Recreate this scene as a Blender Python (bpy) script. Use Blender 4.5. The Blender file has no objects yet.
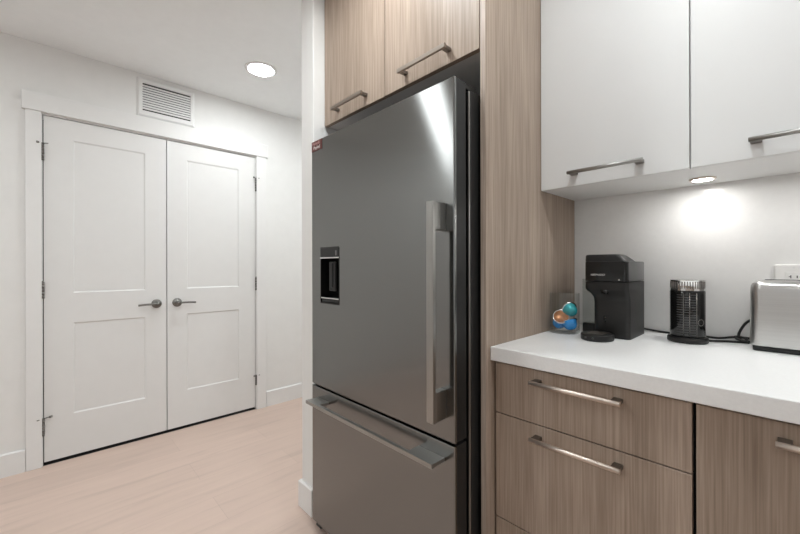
import bpy, bmesh, math, random
from mathutils import Vector, Matrix
random.seed(4)
PI = math.pi
scene = bpy.context.scene
COL = scene.collection

# ------------------------------------------------------------------ camera
cam_d = bpy.data.cameras.new('camera')
cam = bpy.data.objects.new('camera', cam_d)
COL.objects.link(cam)
cam_d.sensor_width = 36.0
cam_d.lens = 370.0 / 800.0 * 36.0
cam_d.shift_y = -0.5 / 800.0
cam_d.clip_start = 0.02
yaw = math.radians(46.5)
cam.matrix_world = (Matrix.Translation((0, 0, 1.145)) @ Matrix.Rotation(yaw, 4, 'Z')
                    @ Matrix.Rotation(PI / 2, 4, 'X') @ Matrix.Rotation(math.radians(-0.13), 4, 'Z'))
scene.camera = cam

# ------------------------------------------------------------------ world, lights, exposure
w = bpy.data.worlds.new('world')
scene.world = w
w.use_nodes = True
w.node_tree.nodes['Background'].inputs[0].default_value = (0.9, 0.95, 1.0, 1)
w.node_tree.nodes['Background'].inputs[1].default_value = 0.5

DOWNLIGHT = 105.0       # radiance of the recessed ceiling lamps
LINEAR = 5.5           # radiance of the long ceiling lamp
PUCK = 72.0            # radiance of the lamp under the wall cabinet
FILL_W = 5.0        # soft fill from an unseen lamp added behind the camera


def area(name, loc, rot, sx, sy, watts, color=(1, 1, 1)):
    d = bpy.data.lights.new(name, 'AREA')
    d.shape = 'RECTANGLE'
    d.size, d.size_y = sx, sy
    d.energy = watts
    d.color = color
    o = bpy.data.objects.new(name, d)
    COL.objects.link(o)
    o.location = loc
    o.rotation_euler = rot
    return o


area('soft_fill', (0.75, -2.97, 1.45), (PI / 2, 0, 0), 2.5, 1.6, FILL_W, (1.0, 0.99, 0.97))  # unseen area lamp added as soft fill for the whole room

scene.view_settings.view_transform = 'Standard'
scene.view_settings.look = 'None'
scene.view_settings.exposure = 0.42
scene.view_settings.gamma = 1.0
scene.view_settings.use_curve_mapping = False


# ------------------------------------------------------------------ materials
def mat(name, color, rough=0.5, metal=0.0, spec=0.5, trans=0.0, ior=1.45, coat=0.0, emit=0.0, ecol=None, aniso=0.0):
    m = bpy.data.materials.new(name)
    m.use_nodes = True
    b = m.node_tree.nodes['Principled BSDF']
    b.inputs['Base Color'].default_value = (*color, 1)
    b.inputs['Roughness'].default_value = rough
    b.inputs['Metallic'].default_value = metal
    b.inputs['Specular IOR Level'].default_value = spec
    b.inputs['Transmission Weight'].default_value = trans
    b.inputs['IOR'].default_value = ior
    b.inputs['Coat Weight'].default_value = coat
    b.inputs['Anisotropic'].default_value = aniso
    if emit:
        b.inputs['Emission Color'].default_value = (*(ecol or color), 1)
        b.inputs['Emission Strength'].default_value = emit
    return m


def nodes(m):
    nt = m.node_tree
    return nt, nt.nodes['Principled BSDF'], nt.nodes.new, nt.links.new


def noise_var(m, scale, amount, detail=3.0, rough_amt=0.0, bump=0.0, stretch=(1, 1, 1)):
    """soft colour variation (and optional bump) from stretched noise in object space"""
    nt, b, N, L = nodes(m)
    tc = N('ShaderNodeTexCoord'); mp = N('ShaderNodeMapping')
    mp.inputs['Scale'].default_value = stretch
    L(tc.outputs['Object'], mp.inputs['Vector'])
    nz = N('ShaderNodeTexNoise')
    nz.inputs['Scale'].default_value = scale
    nz.inputs['Detail'].default_value = detail
    L(mp.outputs['Vector'], nz.inputs['Vector'])
    c = Vector(b.inputs['Base Color'].default_value[:3])
    rp = N('ShaderNodeValToRGB')
    rp.color_ramp.elements[0].position = 0.3
    rp.color_ramp.elements[1].position = 0.7
    rp.color_ramp.elements[0].color = (*(c * (1 - amount)), 1)
    rp.color_ramp.elements[1].color = (*(c * (1 + amount)), 1)
    L(nz.outputs['Fac'], rp.inputs['Fac'])
    L(rp.outputs['Color'], b.inputs['Base Color'])
    if bump:
        bp = N('ShaderNodeBump'); bp.inputs['Strength'].default_value = bump
        bp.inputs['Distance'].default_value = 0.001
        L(nz.outputs['Fac'], bp.inputs['Height'])
        L(bp.outputs['Normal'], b.inputs['Normal'])
    return m


def wood(name, dark, mid, light, rough=0.45):
    """vertical-grain laminate: fine pores over broad streaks"""
    m = mat(name, mid, rough, spec=0.35)
    nt, b, N, L = nodes(m)
    tc = N('ShaderNodeTexCoord')
    gm = N('ShaderNodeNewGeometry')
    oi = N('ShaderNodeObjectInfo')

    def streak(sx, sz, detail, dist):
        mp = N('ShaderNodeMapping')
        mp.inputs['Scale'].default_value = (sx, sx, sz)
        L(gm.outputs['Position'], mp.inputs['Vector'])
        n = N('ShaderNodeTexNoise')
        n.inputs['Scale'].default_value = 1.0
        n.inputs['Detail'].default_value = detail
        n.inputs['Distortion'].default_value = dist
        L(mp.outputs['Vector'], n.inputs['Vector'])
        return n.outputs['Fac']
    broad = streak(15, 0.7, 4, 0.4)
    fine = streak(230, 4.5, 4, 0.0)
    rp = N('ShaderNodeValToRGB')
    e = rp.color_ramp.elements
    e[0].position, e[0].color = 0.3, (*dark, 1)
    e[1].position, e[1].color = 0.72, (*light, 1)
    k = e.new(0.5); k.color = (*mid, 1)
    L(broad, rp.inputs['Fac'])
    r2 = N('ShaderNodeValToRGB')
    r2.color_ramp.elements[0].position, r2.color_ramp.elements[0].color = 0.3, (0.76, 0.74, 0.72, 1)
    r2.color_ramp.elements[1].position, r2.color_ramp.elements[1].color = 0.66, (1.13, 1.13, 1.13, 1)
    L(fine, r2.inputs['Fac'])
    mx = N('ShaderNodeMix'); mx.data_type = 'RGBA'; mx.blend_type = 'MULTIPLY'
    mx.inputs['Factor'].default_value = 1.0
    L(rp.outputs['Color'], mx.inputs['A']); L(r2.outputs['Color'], mx.inputs['B'])
    L(mx.outputs['Result'], b.inputs['Base Color'])
    bp = N('ShaderNodeBump'); bp.inputs['Strength'].default_value = 0.12
    bp.inputs['Distance'].default_value = 0.0006
    L(fine, bp.inputs['Height']); L(bp.outputs['Normal'], b.inputs['Normal'])
    return m


def floor_mat():
    m = mat('floor_planks', (0.6, 0.47, 0.4), 0.42, spec=0.35)
    nt, b, N, L = nodes(m)
    gm = N('ShaderNodeNewGeometry')
    mp = N('ShaderNodeMapping')                    # planks run along Y, 0.21 wide
    mp.inputs['Rotation'].default_value = (0, 0, PI / 2)
    mp.inputs['Location'].default_value = (0.59, 0.04, 0)
    L(gm.outputs['Position'], mp.inputs['Vector'])
    br = N('ShaderNodeTexBrick')
    br.offset = 0.37
    br.inputs['Color1'].default_value = (0.0, 0, 0, 1)
    br.inputs['Color2'].default_value = (1.0, 1, 1, 1)
    br.inputs['Mortar'].default_value = (0.5, 0.5, 0.5, 1)
    br.inputs['Scale'].default_value = 1.0
    br.inputs['Brick Width'].default_value = 1.26
    br.inputs['Row Height'].default_value = 0.215
    br.inputs['Mortar Size'].default_value = 0.0011
    br.inputs['Mortar Smooth'].default_value = 0.3
    L(mp.outputs['Vector'], br.inputs['Vector'])
    mp2 = N('ShaderNodeMapping')
    mp2.inputs['Scale'].default_value = (26, 2.3, 1)
    L(gm.outputs['Position'], mp2.inputs['Vector'])
    nz = N('ShaderNodeTexNoise')
    nz.inputs['Scale'].default_value = 1.0
    nz.inputs['Detail'].default_value = 4.0
    nz.inputs['Distortion'].default_value = 0.6
    L(mp2.outputs['Vector'], nz.inputs['Vector'])
    rp = N('ShaderNodeValToRGB')
    e = rp.color_ramp.elements
    e[0].position, e[0].color = 0.25, (0.56, 0.435, 0.372, 1)
    e[1].position, e[1].color = 0.43, (0.625, 0.485, 0.415, 1)
    k = e.new(0.75); k.color = (0.66, 0.515, 0.44, 1)
    L(nz.outputs['Fac'], rp.inputs['Fac'])
    mx = N('ShaderNodeMix'); mx.data_type = 'RGBA'; mx.blend_type = 'MULTIPLY'
    mx.inputs['Factor'].default_value = 1.0
    r3 = N('ShaderNodeValToRGB')
    r3.color_ramp.elements[0].color = (0.965, 0.965, 0.965, 1)
    r3.color_ramp.elements[1].color = (1.03, 1.03, 1.03, 1)
    L(br.outputs['Color'], r3.inputs['Fac'])
    L(rp.outputs['Color'], mx.inputs['A']); L(r3.outputs['Color'], mx.inputs['B'])
    m2 = N('ShaderNodeMix'); m2.data_type = 'RGBA'; m2.blend_type = 'MIX'
    ma = N('ShaderNodeMath'); ma.operation = 'MULTIPLY'; ma.inputs[1].default_value = 0.3
    L(br.outputs['Fac'], ma.inputs[0]); L(ma.outputs[0], m2.inputs['Factor'])
    L(mx.outputs['Result'], m2.inputs['A']); m2.inputs['B'].default_value = (0.3, 0.23, 0.19, 1)
    L(m2.outputs['Result'], b.inputs['Base Color'])
    return m


def vertical_blur(m):
    nt, b, N, L = nodes(m)
    t = N('ShaderNodeTangent'); t.direction_type = 'RADIAL'; t.axis = 'Z'
    L(t.outputs['Tangent'], b.inputs['Tangent'])
    b.inputs['Anisotropic Rotation'].default_value = 0.25


M = {}
M['wall'] = noise_var(mat('wall_paint', (0.83, 0.825, 0.81), 0.75, spec=0.2), 14, 0.012)
M['ceiling'] = noise_var(mat('ceiling_paint', (0.915, 0.935, 0.94), 0.85, spec=0.1), 20, 0.01)
M['trim'] = noise_var(mat('trim_paint', (0.83, 0.825, 0.815), 0.45, spec=0.35), 16, 0.008)
M['door'] = noise_var(mat('door_paint', (0.79, 0.785, 0.775), 0.42, spec=0.4), 16, 0.008)
M['floor'] = floor_mat()
M['wood'] = wood('laminate_wood', (0.33, 0.258, 0.205), (0.385, 0.303, 0.243), (0.44, 0.352, 0.288))
M['wood_edge'] = wood('laminate_edge', (0.36, 0.285, 0.23), (0.44, 0.36, 0.30), (0.5, 0.42, 0.36))
M['cab_white'] = noise_var(mat('white_gloss_lacquer', (0.72, 0.72, 0.715), 0.45, spec=0.5), 9, 0.006)
M['cab_in'] = noise_var(mat('white_melamine', (0.80, 0.795, 0.785), 0.5, spec=0.4), 9, 0.008)
M['under'] = noise_var(mat('grey_melamine', (0.82, 0.815, 0.80), 0.5, spec=0.4), 9, 0.01)
M['quartz'] = noise_var(mat('white_quartz', (0.85, 0.85, 0.845), 0.3, spec=0.45), 160, 0.02, detail=5)
M['splash'] = noise_var(mat('white_glossy_slab', (0.83, 0.825, 0.81), 0.14, spec=0.5), 60, 0.012, detail=4)
M['steel'] = noise_var(mat('graphite_brushed_steel', (0.228, 0.231, 0.227), 0.17, 1.0, aniso=0.9), 3.0, 0.02, stretch=(0.4, 0.4, 160))
vertical_blur(M['steel'])
M['steel_handle'] = noise_var(mat('brushed_steel_handle', (0.37, 0.365, 0.35), 0.3, 1.0), 3.0, 0.05, stretch=(120, 120, 1))
M['steel_bar'] = noise_var(mat('brushed_steel_bar', (0.37, 0.365, 0.35), 0.42, 1.0), 3.0, 0.02, stretch=(1, 4, 4))
M['nickel'] = noise_var(mat('brushed_nickel', (0.78, 0.69, 0.62), 0.42, 1.0), 4.0, 0.02, stretch=(1, 4, 4))
M['bronze_nickel'] = noise_var(mat('brown_nickel', (0.36, 0.315, 0.275), 0.3, 1.0), 4.0, 0.02, stretch=(1, 4, 4))
M['nickel_dark'] = noise_var(mat('dark_nickel', (0.23, 0.215, 0.20), 0.3, 1.0), 30.0, 0.05)
M['pewter'] = noise_var(mat('satin_pewter', (0.20, 0.195, 0.185), 0.28, 1.0), 30.0, 0.05)
M['dark_body'] = noise_var(mat('fridge_black_side', (0.018, 0.018, 0.018), 0.42, spec=0.4), 40, 0.1)
M['black'] = noise_var(mat('black_plastic', (0.013, 0.013, 0.013), 0.4, spec=0.45), 50, 0.1)
M['black_gloss'] = noise_var(mat('gloss_black_plastic', (0.008, 0.008, 0.008), 0.13, spec=0.5), 50, 0.1)
M['black_matte'] = noise_var(mat('matte_black_plastic', (0.014, 0.0135, 0.013), 0.42, spec=0.45), 120, 0.1)
M['rubber'] = noise_var(mat('black_rubber', (0.015, 0.015, 0.015), 0.6), 50, 0.1)
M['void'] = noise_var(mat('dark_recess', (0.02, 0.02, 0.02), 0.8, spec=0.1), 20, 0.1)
M['shiny_steel'] = noise_var(mat('toaster_steel', (0.56, 0.556, 0.545), 0.3, 1.0), 3.0, 0.04, stretch=(1, 80, 80))
M['chrome'] = noise_var(mat('chrome', (0.75, 0.75, 0.74), 0.1, 1.0), 20, 0.02)
M['plastic_white'] = noise_var(mat('white_plastic', (0.84, 0.83, 0.81), 0.35, spec=0.5), 30, 0.006)
M['grid_line'] = noise_var(mat('grey_line', (0.09, 0.09, 0.09), 0.35), 60, 0.05)
M['maroon'] = noise_var(mat('dark_red_badge', (0.12, 0.035, 0.03), 0.3), 60, 0.1)
M['letter'] = noise_var(mat('pale_lettering', (0.75, 0.72, 0.70), 0.4), 60, 0.02)
M['letter_pink'] = noise_var(mat('pink_lettering', (0.55, 0.33, 0.32), 0.4), 60, 0.02)
M['letter_grey'] = noise_var(mat('grey_lettering', (0.16, 0.16, 0.16), 0.4), 60, 0.02)
M['glass'] = noise_var(mat('clear_glass', (0.96, 0.98, 0.98), 0.02, trans=1.0, ior=1.10), 10, 0.005)
M['tank'] = noise_var(mat('smoky_clear_plastic', (0.93, 0.95, 0.94), 0.06, trans=1.0, ior=1.08), 10, 0.01)
def clear(m, tint):
    """thin clear wall: straight-through light with a surface reflection"""
    nt, b, N, L = nodes(m)
    tr = N('ShaderNodeBsdfTransparent'); tr.inputs['Color'].default_value = (*tint, 1)
    gl_ = N('ShaderNodeBsdfGlossy'); gl_.inputs['Roughness'].default_value = 0.03
    lw = N('ShaderNodeLayerWeight'); lw.inputs['Blend'].default_value = 0.5
    pw = N('ShaderNodeMath'); pw.operation = 'POWER'; pw.inputs[1].default_value = 4.0
    fr_ = N('ShaderNodeMath'); fr_.operation = 'MULTIPLY_ADD'
    fr_.inputs[1].default_value = 0.45; fr_.inputs[2].default_value = 0.03
    L(lw.outputs['Facing'], pw.inputs[0]); L(pw.outputs[0], fr_.inputs[0])
    mx = N('ShaderNodeMixShader')
    L(fr_.outputs[0], mx.inputs[0]); L(tr.outputs[0], mx.inputs[1]); L(gl_.outputs[0], mx.inputs[2])
    L(mx.outputs[0], nt.nodes['Material Output'].inputs['Surface'])


clear(M['glass'], (0.97, 0.98, 0.98))
clear(M['tank'], (0.88, 0.90, 0.89))
M['foil_blue'] = noise_var(mat('blue_foil', (0.03, 0.34, 0.85), 0.22, 0.35), 40, 0.25)
M['foil_teal'] = noise_var(mat('teal_foil', (0.05, 0.45, 0.50), 0.22, 0.35), 40, 0.25)
M['foil_copper'] = noise_var(mat('copper_brown_foil', (0.46, 0.19, 0.075), 0.24, 0.35), 60, 0.35)
M['foil_rim'] = noise_var(mat('silver_foil_rim', (0.7, 0.7, 0.7), 0.25, 1.0), 40, 0.05)
M['lamp'] = mat('lamp_glow', (1, 0.97, 0.92), 0.5, emit=DOWNLIGHT, ecol=(0.945, 0.99, 1.0))
M['lamp_puck'] = mat('puck_glow', (1, 0.97, 0.92), 0.5, emit=PUCK, ecol=(1.0, 0.99, 0.97))
M['lamp_linear'] = mat('linear_glow', (1, 1, 1), 0.5, emit=LINEAR, ecol=(0.945, 0.99, 1.0))


# ------------------------------------------------------------------ mesh helpers
def new():
    return bmesh.new()


def box(bm, lo, hi, r=0.0, seg=2, mi=0):
    lo = Vector(lo); hi = Vector(hi)
    g = bmesh.ops.create_cube(bm, size=1.0)
    vs = g['verts']
    c = (lo + hi) / 2; s = hi - lo
    for v in vs:
        v.co = Vector((v.co.x * s.x, v.co.y * s.y, v.co.z * s.z)) + c
    fs = list({f for v in vs for f in v.link_faces})
    for f in fs:
        f.material_index = mi
    if r > 0:
        es = list({e for v in vs for e in v.link_edges})
        bmesh.ops.bevel(bm, geom=es, offset=min(r, min(s) * 0.49), segments=seg, profile=0.5,
                        affect='EDGES', material=mi)
    return bm


def cyl(bm, p0, p1, r, seg=24, r2=None, mi=0, caps=True):
    p0 = Vector(p0); p1 = Vector(p1)
    d = p1 - p0
    q = Vector((0, 0, 1)).rotation_difference(d.normalized()).to_matrix().to_4x4()
    mtx = Matrix.Translation((p0 + p1) / 2) @ q
    g = bmesh.ops.create_cone(bm, cap_ends=caps, segments=seg, radius1=r, radius2=r if r2 is None else r2,
                              depth=d.length, matrix=mtx)
    for f in {f for v in g['verts'] for f in v.link_faces}:
        f.material_index = mi
        f.smooth = len(f.verts) == 4
    return bm


def lathe(bm, prof, c, seg=48, axis='Z', mi=0, a0=0.0, a1=2 * PI):
    """spin profile [(radius, height)] about the axis through c"""
    full = abs((a1 - a0) - 2 * PI) < 1e-6
    n = seg if full else seg + 1
    rings = []
    for r, h in prof:
        ring = []
        for k in range(n):
            a = a0 + (a1 - a0) * k / seg
            if axis == 'Z':
                p = (c[0] + r * math.cos(a), c[1] + r * math.sin(a), c[2] + h)
            elif axis == 'X':
                p = (c[0] + h, c[1] + r * math.cos(a), c[2] + r * math.sin(a))
            else:
                p = (c[0] + r * math.sin(a), c[1] + h, c[2] + r * math.cos(a))
            ring.append(bm.verts.new(p))
        rings.append(ring)
    for i in range(len(rings) - 1):
        for k in range(seg):
            k2 = (k + 1) % n
            f = bm.faces.new((rings[i][k], rings[i][k2], rings[i + 1][k2], rings[i + 1][k]))
            f.material_index = mi; f.smooth = True
    for ring, r in ((rings[0], prof[0][0]), (rings[-1], prof[-1][0])):
        if full and r > 1e-5:
            f = bm.faces.new(ring); f.material_index = mi
    bmesh.ops.remove_doubles(bm, verts=[v for r in rings for v in r], dist=1e-6)
    return bm


def rrect(x0, y0, x1, y1, radii, seg=6):
    """rounded rectangle outline, radii for corners (x0y0, x1y0, x1y1, x0y1)"""
    pts = []
    for (cx, cy, sx, sy, a), r in zip(((x0, y0, 1, 1, PI), (x1, y0, -1, 1, 1.5 * PI), (x1, y1, -1, -1, 0), (x0, y1, 1, -1, 0.5 * PI)), radii):
        if r <= 0:
            pts.append((cx, cy)); continue
        for k in range(seg + 1):
            t = a + (PI / 2) * k / seg
            pts.append((cx + sx * r + r * math.cos(t), cy + sy * r + r * math.sin(t)))
    return pts


def loft(bm, loops, mi=0, cap=True, smooth=True):
    """loops: list of equally long lists of 3-D points"""
    rings = [[bm.verts.new(p) for p in lp] for lp in loops]
    n = len(rings[0])
    for a, b in zip(rings, rings[1:]):
        for k in range(n):
            f = bm.faces.new((a[k], a[(k + 1) % n], b[(k + 1) % n], b[k]))
            f.material_index = mi; f.smooth = smooth
    if cap:
        bm.faces.new(list(reversed(rings[0]))).material_index = mi
        bm.faces.new(rings[-1]).material_index = mi
    return bm


def prism(bm, outline, z0, z1, mi=0, edge=0.0):
    """vertical prism; edge>0 eases the top and bottom rims"""
    if edge:
        cx = sum(p[0] for p in outline) / len(outline); cy = sum(p[1] for p in outline) / len(outline)
        def sh(d):
            o = []
            for x, y in outline:
                v = Vector((x - cx, y - cy)); l = v.length
                v *= (l - d) / l
                o.append((cx + v.x, cy + v.y))
            return o
        lv = [(edge, z0), (edge * .3, z0 + edge * .3), (0, z0 + edge), (0, z1 - edge), (edge * .3, z1 - edge * .3), (edge, z1)]
        loft(bm, [[(x, y, z) for x, y in sh(d)] for d, z in lv], mi)
    else:
        loft(bm, [[(x, y, z0) for x, y in outline], [(x, y, z1) for x, y in outline]], mi)
    return bm


def tube(bm, pts, r, seg=8, mi=0, sub=6):
    """smooth tube through the points (Catmull-Rom)"""
    P = [Vector(p) for p in pts]
    P = [P[0] * 2 - P[1]] + P + [P[-1] * 2 - P[-2]]
    path = []
    for i in range(1, len(P) - 2):
        for k in range(sub):
            t = k / sub
            a, b, c, d = P[i - 1], P[i], P[i + 1], P[i + 2]
            path.append(0.5 * (2 * b + (c - a) * t + (2 * a - 5 * b + 4 * c - d) * t * t + (3 * b - a - 3 * c + d) * t ** 3))
    path.append(P[-2])
    rings = []
    nrm = None
    for i, p in enumerate(path):
        t = (path[min(i + 1, len(path) - 1)] - path[max(i - 1, 0)]).normalized()
        if nrm is None:
            nrm = t.cross(Vector((0, 0, 1)))
            if nrm.length < 1e-3:
                nrm = t.cross(Vector((1, 0, 0)))
        nrm = (nrm - t * nrm.dot(t)).normalized()
        bn = t.cross(nrm)
        rings.append([p + nrm * r * math.cos(2 * PI * k / seg) + bn * r * math.sin(2 * PI * k / seg) for k in range(seg)])
    return loft(bm, rings, mi)


def obj(name, bm, mats, parent=None, smooth_angle=None):
    bmesh.ops.recalc_face_normals(bm, faces=bm.faces)
    me = bpy.data.meshes.new(name)
    bm.to_mesh(me); bm.free()
    for m_ in (mats if isinstance(mats, (list, tuple)) else [mats]):
        me.materials.append(M[m_])
    if smooth_angle:
        for p in me.polygons:
            p.use_smooth = True
        me.set_sharp_from_angle(angle=math.radians(smooth_angle))
    o = bpy.data.objects.new(name, me)
    COL.objects.link(o)
    if parent is not None:
        o.parent = parent
        q = parent; inv = Vector((0, 0, 0))
        while q is not None:
            inv += q.location; q = q.parent
        o.location = -inv
        if o.location.length < 1e-9:
            o.location = (0, 0, 0)
    return o


def tag(o, label, cat, group=None, kind=None):
    o['label'] = label
    o['category'] = cat
    if group: o['group'] = group
    if kind: o['kind'] = kind
    return o


def thing(name, label, cat, loc=(0, 0, 0), group=None, kind=None):
    o = bpy.data.objects.new(name, None)
    o.empty_display_size = 0.05
    COL.objects.link(o)
    o.location = loc
    return tag(o, label, cat, group, kind)


def struct(name, bm, m, label, cat, **k):
    o = obj(name, bm, m, **k)
    return tag(o, label, cat, kind='structure')


def lettering(name, body, size, mtx, m, parent, thick=0.0003, spacing=1.0):
    cu = bpy.data.curves.new(name, 'FONT')
    cu.body = body; cu.size = size; cu.extrude = thick
    cu.align_x = 'CENTER'; cu.align_y = 'CENTER'
    cu.space_character = spacing
    t = bpy.data.objects.new(name, cu)
    COL.objects.link(t)
    bpy.context.view_layer.update()
    me = bpy.data.meshes.new_from_object(t.evaluated_get(bpy.context.evaluated_depsgraph_get()))
    bpy.data.objects.remove(t)
    me.transform(mtx)
    bm = new(); bm.from_mesh(me)
    return obj(name, bm, m, parent)


FACE_Y = Matrix.Rotation(PI / 2, 4, 'X')     # text lying in XY turned to face -Y

# ------------------------------------------------------------------ room shell
XW = -2.96            # door wall
YB = 1.595            # wall behind the counter
CEIL = 2.43
X1, Y0, Y1 = 2.3, -3.0, 2.9

bm = new(); box(bm, (XW - 0.9, Y0 - 0.1, -0.06), (X1 + 0.1, Y1 + 0.1, 0.0))
struct('floor', bm, 'floor', 'pale pinkish wood plank floor with faint grain', 'floor')
bm = new(); box(bm, (XW - 0.9, Y0 - 0.1, CEIL), (X1 + 0.1, Y1 + 0.1, CEIL + 0.08))
struct('ceiling', bm, 'ceiling', 'flat white painted ceiling', 'ceiling')

OY0, OY1, OZ = -0.030, 1.212, 2.030     # closet opening
bm = new()
box(bm, (XW - 0.11, Y0 - 0.1, 0), (XW, OY0, CEIL))
box(bm, (XW - 0.11, OY1, 0), (XW, Y1 + 0.1, CEIL))
box(bm, (XW - 0.11, OY0, OZ), (XW, OY1, CEIL))
struct('wall_left', bm, 'wall', 'off white painted wall around the closet double doors', 'wall')
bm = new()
box(bm, (XW - 0.80, OY0 - 0.1, 0), (XW - 0.78, OY1 + 0.1, CEIL))  # near-black colour stands in for the unlit depth of the closet
struct('wall_closet', bm, 'void', 'closet back wall coloured near black as the shade inside', 'wall')
bm = new(); box(bm, (XW - 0.78, OY0 - 0.1, 0), (XW - 0.0035, OY1 + 0.1, 0.0012))  # near-black slab paints the shade in the gap under the doors
struct('closet_gap_shade', bm, 'void', 'dark slab standing in for shade in the gap under the closet doors', 'floor')
bm = new(); box(bm, (-1.503, YB, 0), (X1 + 0.1, YB + 0.1, CEIL))
struct('wall_back', bm, 'splash', 'glossy off white backsplash wall behind the counter', 'wall')
bm = new(); box(bm, (-1.613, 0.88, 0), (-1.503, Y1, CEIL), 0.004, 2)
struct('wall_partition', bm, 'wall', 'narrow white wall end left of the refrigerator', 'wall')
bm = new(); box(bm, (XW - 0.1, Y1, 0), (-1.613, Y1 + 0.1, CEIL))
struct('wall_far', bm, 'wall', 'white wall at the end of the passage', 'wall')
bm = new(); box(bm, (X1, Y0 - 0.1, 0), (X1 + 0.1, YB, CEIL))
struct('wall_right', bm, 'wall', 'white wall at the far right of the kitchen', 'wall')
# wall behind the camera, with a window added for soft fill
bm = new()
WX0, WX1, WZ0, WZ1 = -0.5, 2.0, 0.65, 2.25
box(bm, (XW - 0.1, Y0 - 0.1, 0), (WX0, Y0, CEIL)); box(bm, (WX1, Y0 - 0.1, 0), (X1, Y0, CEIL))
box(bm, (WX0, Y0 - 0.1, 0), (WX1, Y0, WZ0)); box(bm, (WX0, Y0 - 0.1, WZ1), (WX1, Y0, CEIL))
struct('wall_front', bm, 'wall', 'unseen white wall with an added window opposite the counter', 'wall')
bm = new()
for a, b in (((WX0, WZ0), (WX0 + .06, WZ1)), ((WX1 - .06, WZ0), (WX1, WZ1)), ((WX0, WZ0), (WX1, WZ0 + .06)),
             ((WX0, WZ1 - .06), (WX1, WZ1)), (((WX0 + WX1) / 2 - .03, WZ0), ((WX0 + WX1) / 2 + .03, WZ1))):
    box(bm, (a[0], Y0 - 0.08, a[1]), (b[0], Y0 - 0.04, b[1]))
wn = struct('window_added', bm, 'trim', 'added unseen window framing the soft fill lamp', 'window')
bm = new(); box(bm, (WX0 + .06, Y0 - 0.063, WZ0 + .06), (WX1 - .06, Y0 - 0.057, WZ1 - .06))
obj('pane', bm, 'glass', wn)

bm = new(); box(bm, (-0.35, -0.62, 0), (X1, -0.50, 1.0), 0.004, 2)  # unseen half wall added to darken the base cabinets
struct('wall_half_blocker', bm, 'wood', 'added unseen half wall keeping light off the base cabinets', 'wall')

# baseboards
bm = new()
def base_x(bm, y0, y1):                      # along the door wall, eased top
    h = 0.125; t = 0.013
    loops = []
    for y in (y0, y1):
        loops.append([(XW, y, 0), (XW + t, y, 0), (XW + t, y, h - 0.006), (XW + t - 0.006, y, h), (XW, y, h)])
    loft(bm, loops, smooth=False)
base_x(bm, Y0, -0.098)
base_x(bm, 1.291, Y1)
struct('baseboard_left', bm, 'trim', 'white baseboard along the wall on both sides of the closet doors', 'baseboard')
bm = new()
h, t = 0.125, 0.013
prof = [(0, 0), (t, 0), (t, h - 0.006), (t - 0.006, h), (0, h)]
path = [((-1.613, 2.9), (-1, 0)), ((-1.613, 0.88), (-1, -1)), ((-1.503, 0.88), (0, -1))]
loft(bm, [[(p[0] + n[0] * d, p[1] + n[1] * d, z) for d, z in prof] for p, n in path], smooth=False)
struct('baseboard_partition', bm, 'trim', 'white baseboard around the narrow wall end beside the refrigerator', 'baseboard')

# door casing and jamb
bm = new()
T = 0.016
box(bm, (XW, -0.096, 0), (XW + T, OY0, 2.035), 0.0015, 1)
box(bm, (XW, OY1, 0), (XW + T, 1.288, 2.035), 0.0015, 1)
box(bm, (XW, -0.109, 2.035), (XW + T + 0.006, 1.301, 2.137), 0.0015, 1)
box(bm, (XW - 0.11, OY0 - 0.001, 0), (XW + 0.001, OY0 + 0.004, OZ))
box(bm, (XW - 0.11, OY1 - 0.004, 0), (XW + 0.001, OY1 + 0.001, OZ))
box(bm, (XW - 0.11, OY0, OZ - 0.004), (XW + 0.001, OY1, OZ + 0.001))
struct('trim_1', bm, 'trim', 'flat white casing with a wide header around the closet double doors', 'door casing')


# ------------------------------------------------------------------ closet double doors
def panel_door(y0, y1, z0, z1, recesses):
    """slab with two sunken panels; front face at XW - 0.004"""
    xf = XW - 0.003; xb = xf - 0.035; dep = 0.0055; sl = 0.008
    bm = new()
    ys = sorted({y0, y1, *[r[0] for r in recesses], *[r[1] for r in recesses]})
    zs = sorted({z0, z1, *[v for r in recesses for v in r[2:]]})
    V = {}
    def v(x, y, z):
        k = (round(x, 5), round(y, 5), round(z, 5))
        if k not in V: V[k] = bm.verts.new((x, y, z))
        return V[k]
    def q(*p): bm.faces.new([v(*c) for c in p])
    for ya, yb in zip(ys, ys[1:]):
        for za, zb in zip(zs, zs[1:]):
            hit = [r for r in recesses if abs(r[0] - ya) < 1e-6 and abs(r[1] - yb) < 1e-6 and abs(r[2] - za) < 1e-6 and abs(r[3] - zb) < 1e-6]
            if not hit:
                q((xf, ya, za), (xf, yb, za), (xf, yb, zb), (xf, ya, zb)); continue
            o = [(xf, ya, za), (xf, yb, za), (xf, yb, zb), (xf, ya, zb)]
            xi = xf - dep
            i = [(xi, ya + sl, za + sl), (xi, yb - sl, za + sl), (xi, yb - sl, zb - sl), (xi, ya + sl, zb - sl)]
            for k in range(4):
                q(o[k], o[(k + 1) % 4], i[(k + 1) % 4], i[k])
            q(*i)
    for ya, yb in zip(ys, ys[1:]):
        q((xf, ya, z0), (xf, yb, z0), (xb, yb, z0), (xb, ya, z0)); q((xf, ya, z1), (xf, yb, z1), (xb, yb, z1), (xb, ya, z1))
        for za, zb in zip(zs, zs[1:]):
            q((xb, ya, za), (xb, yb, za), (xb, yb, zb), (xb, ya, zb))
    for za, zb in zip(zs, zs[1:]):
        for y in (y0, y1):
            q((xf, y, za), (xf, y, zb), (xb, y, zb), (xb, y, za))
    return bm


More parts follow.
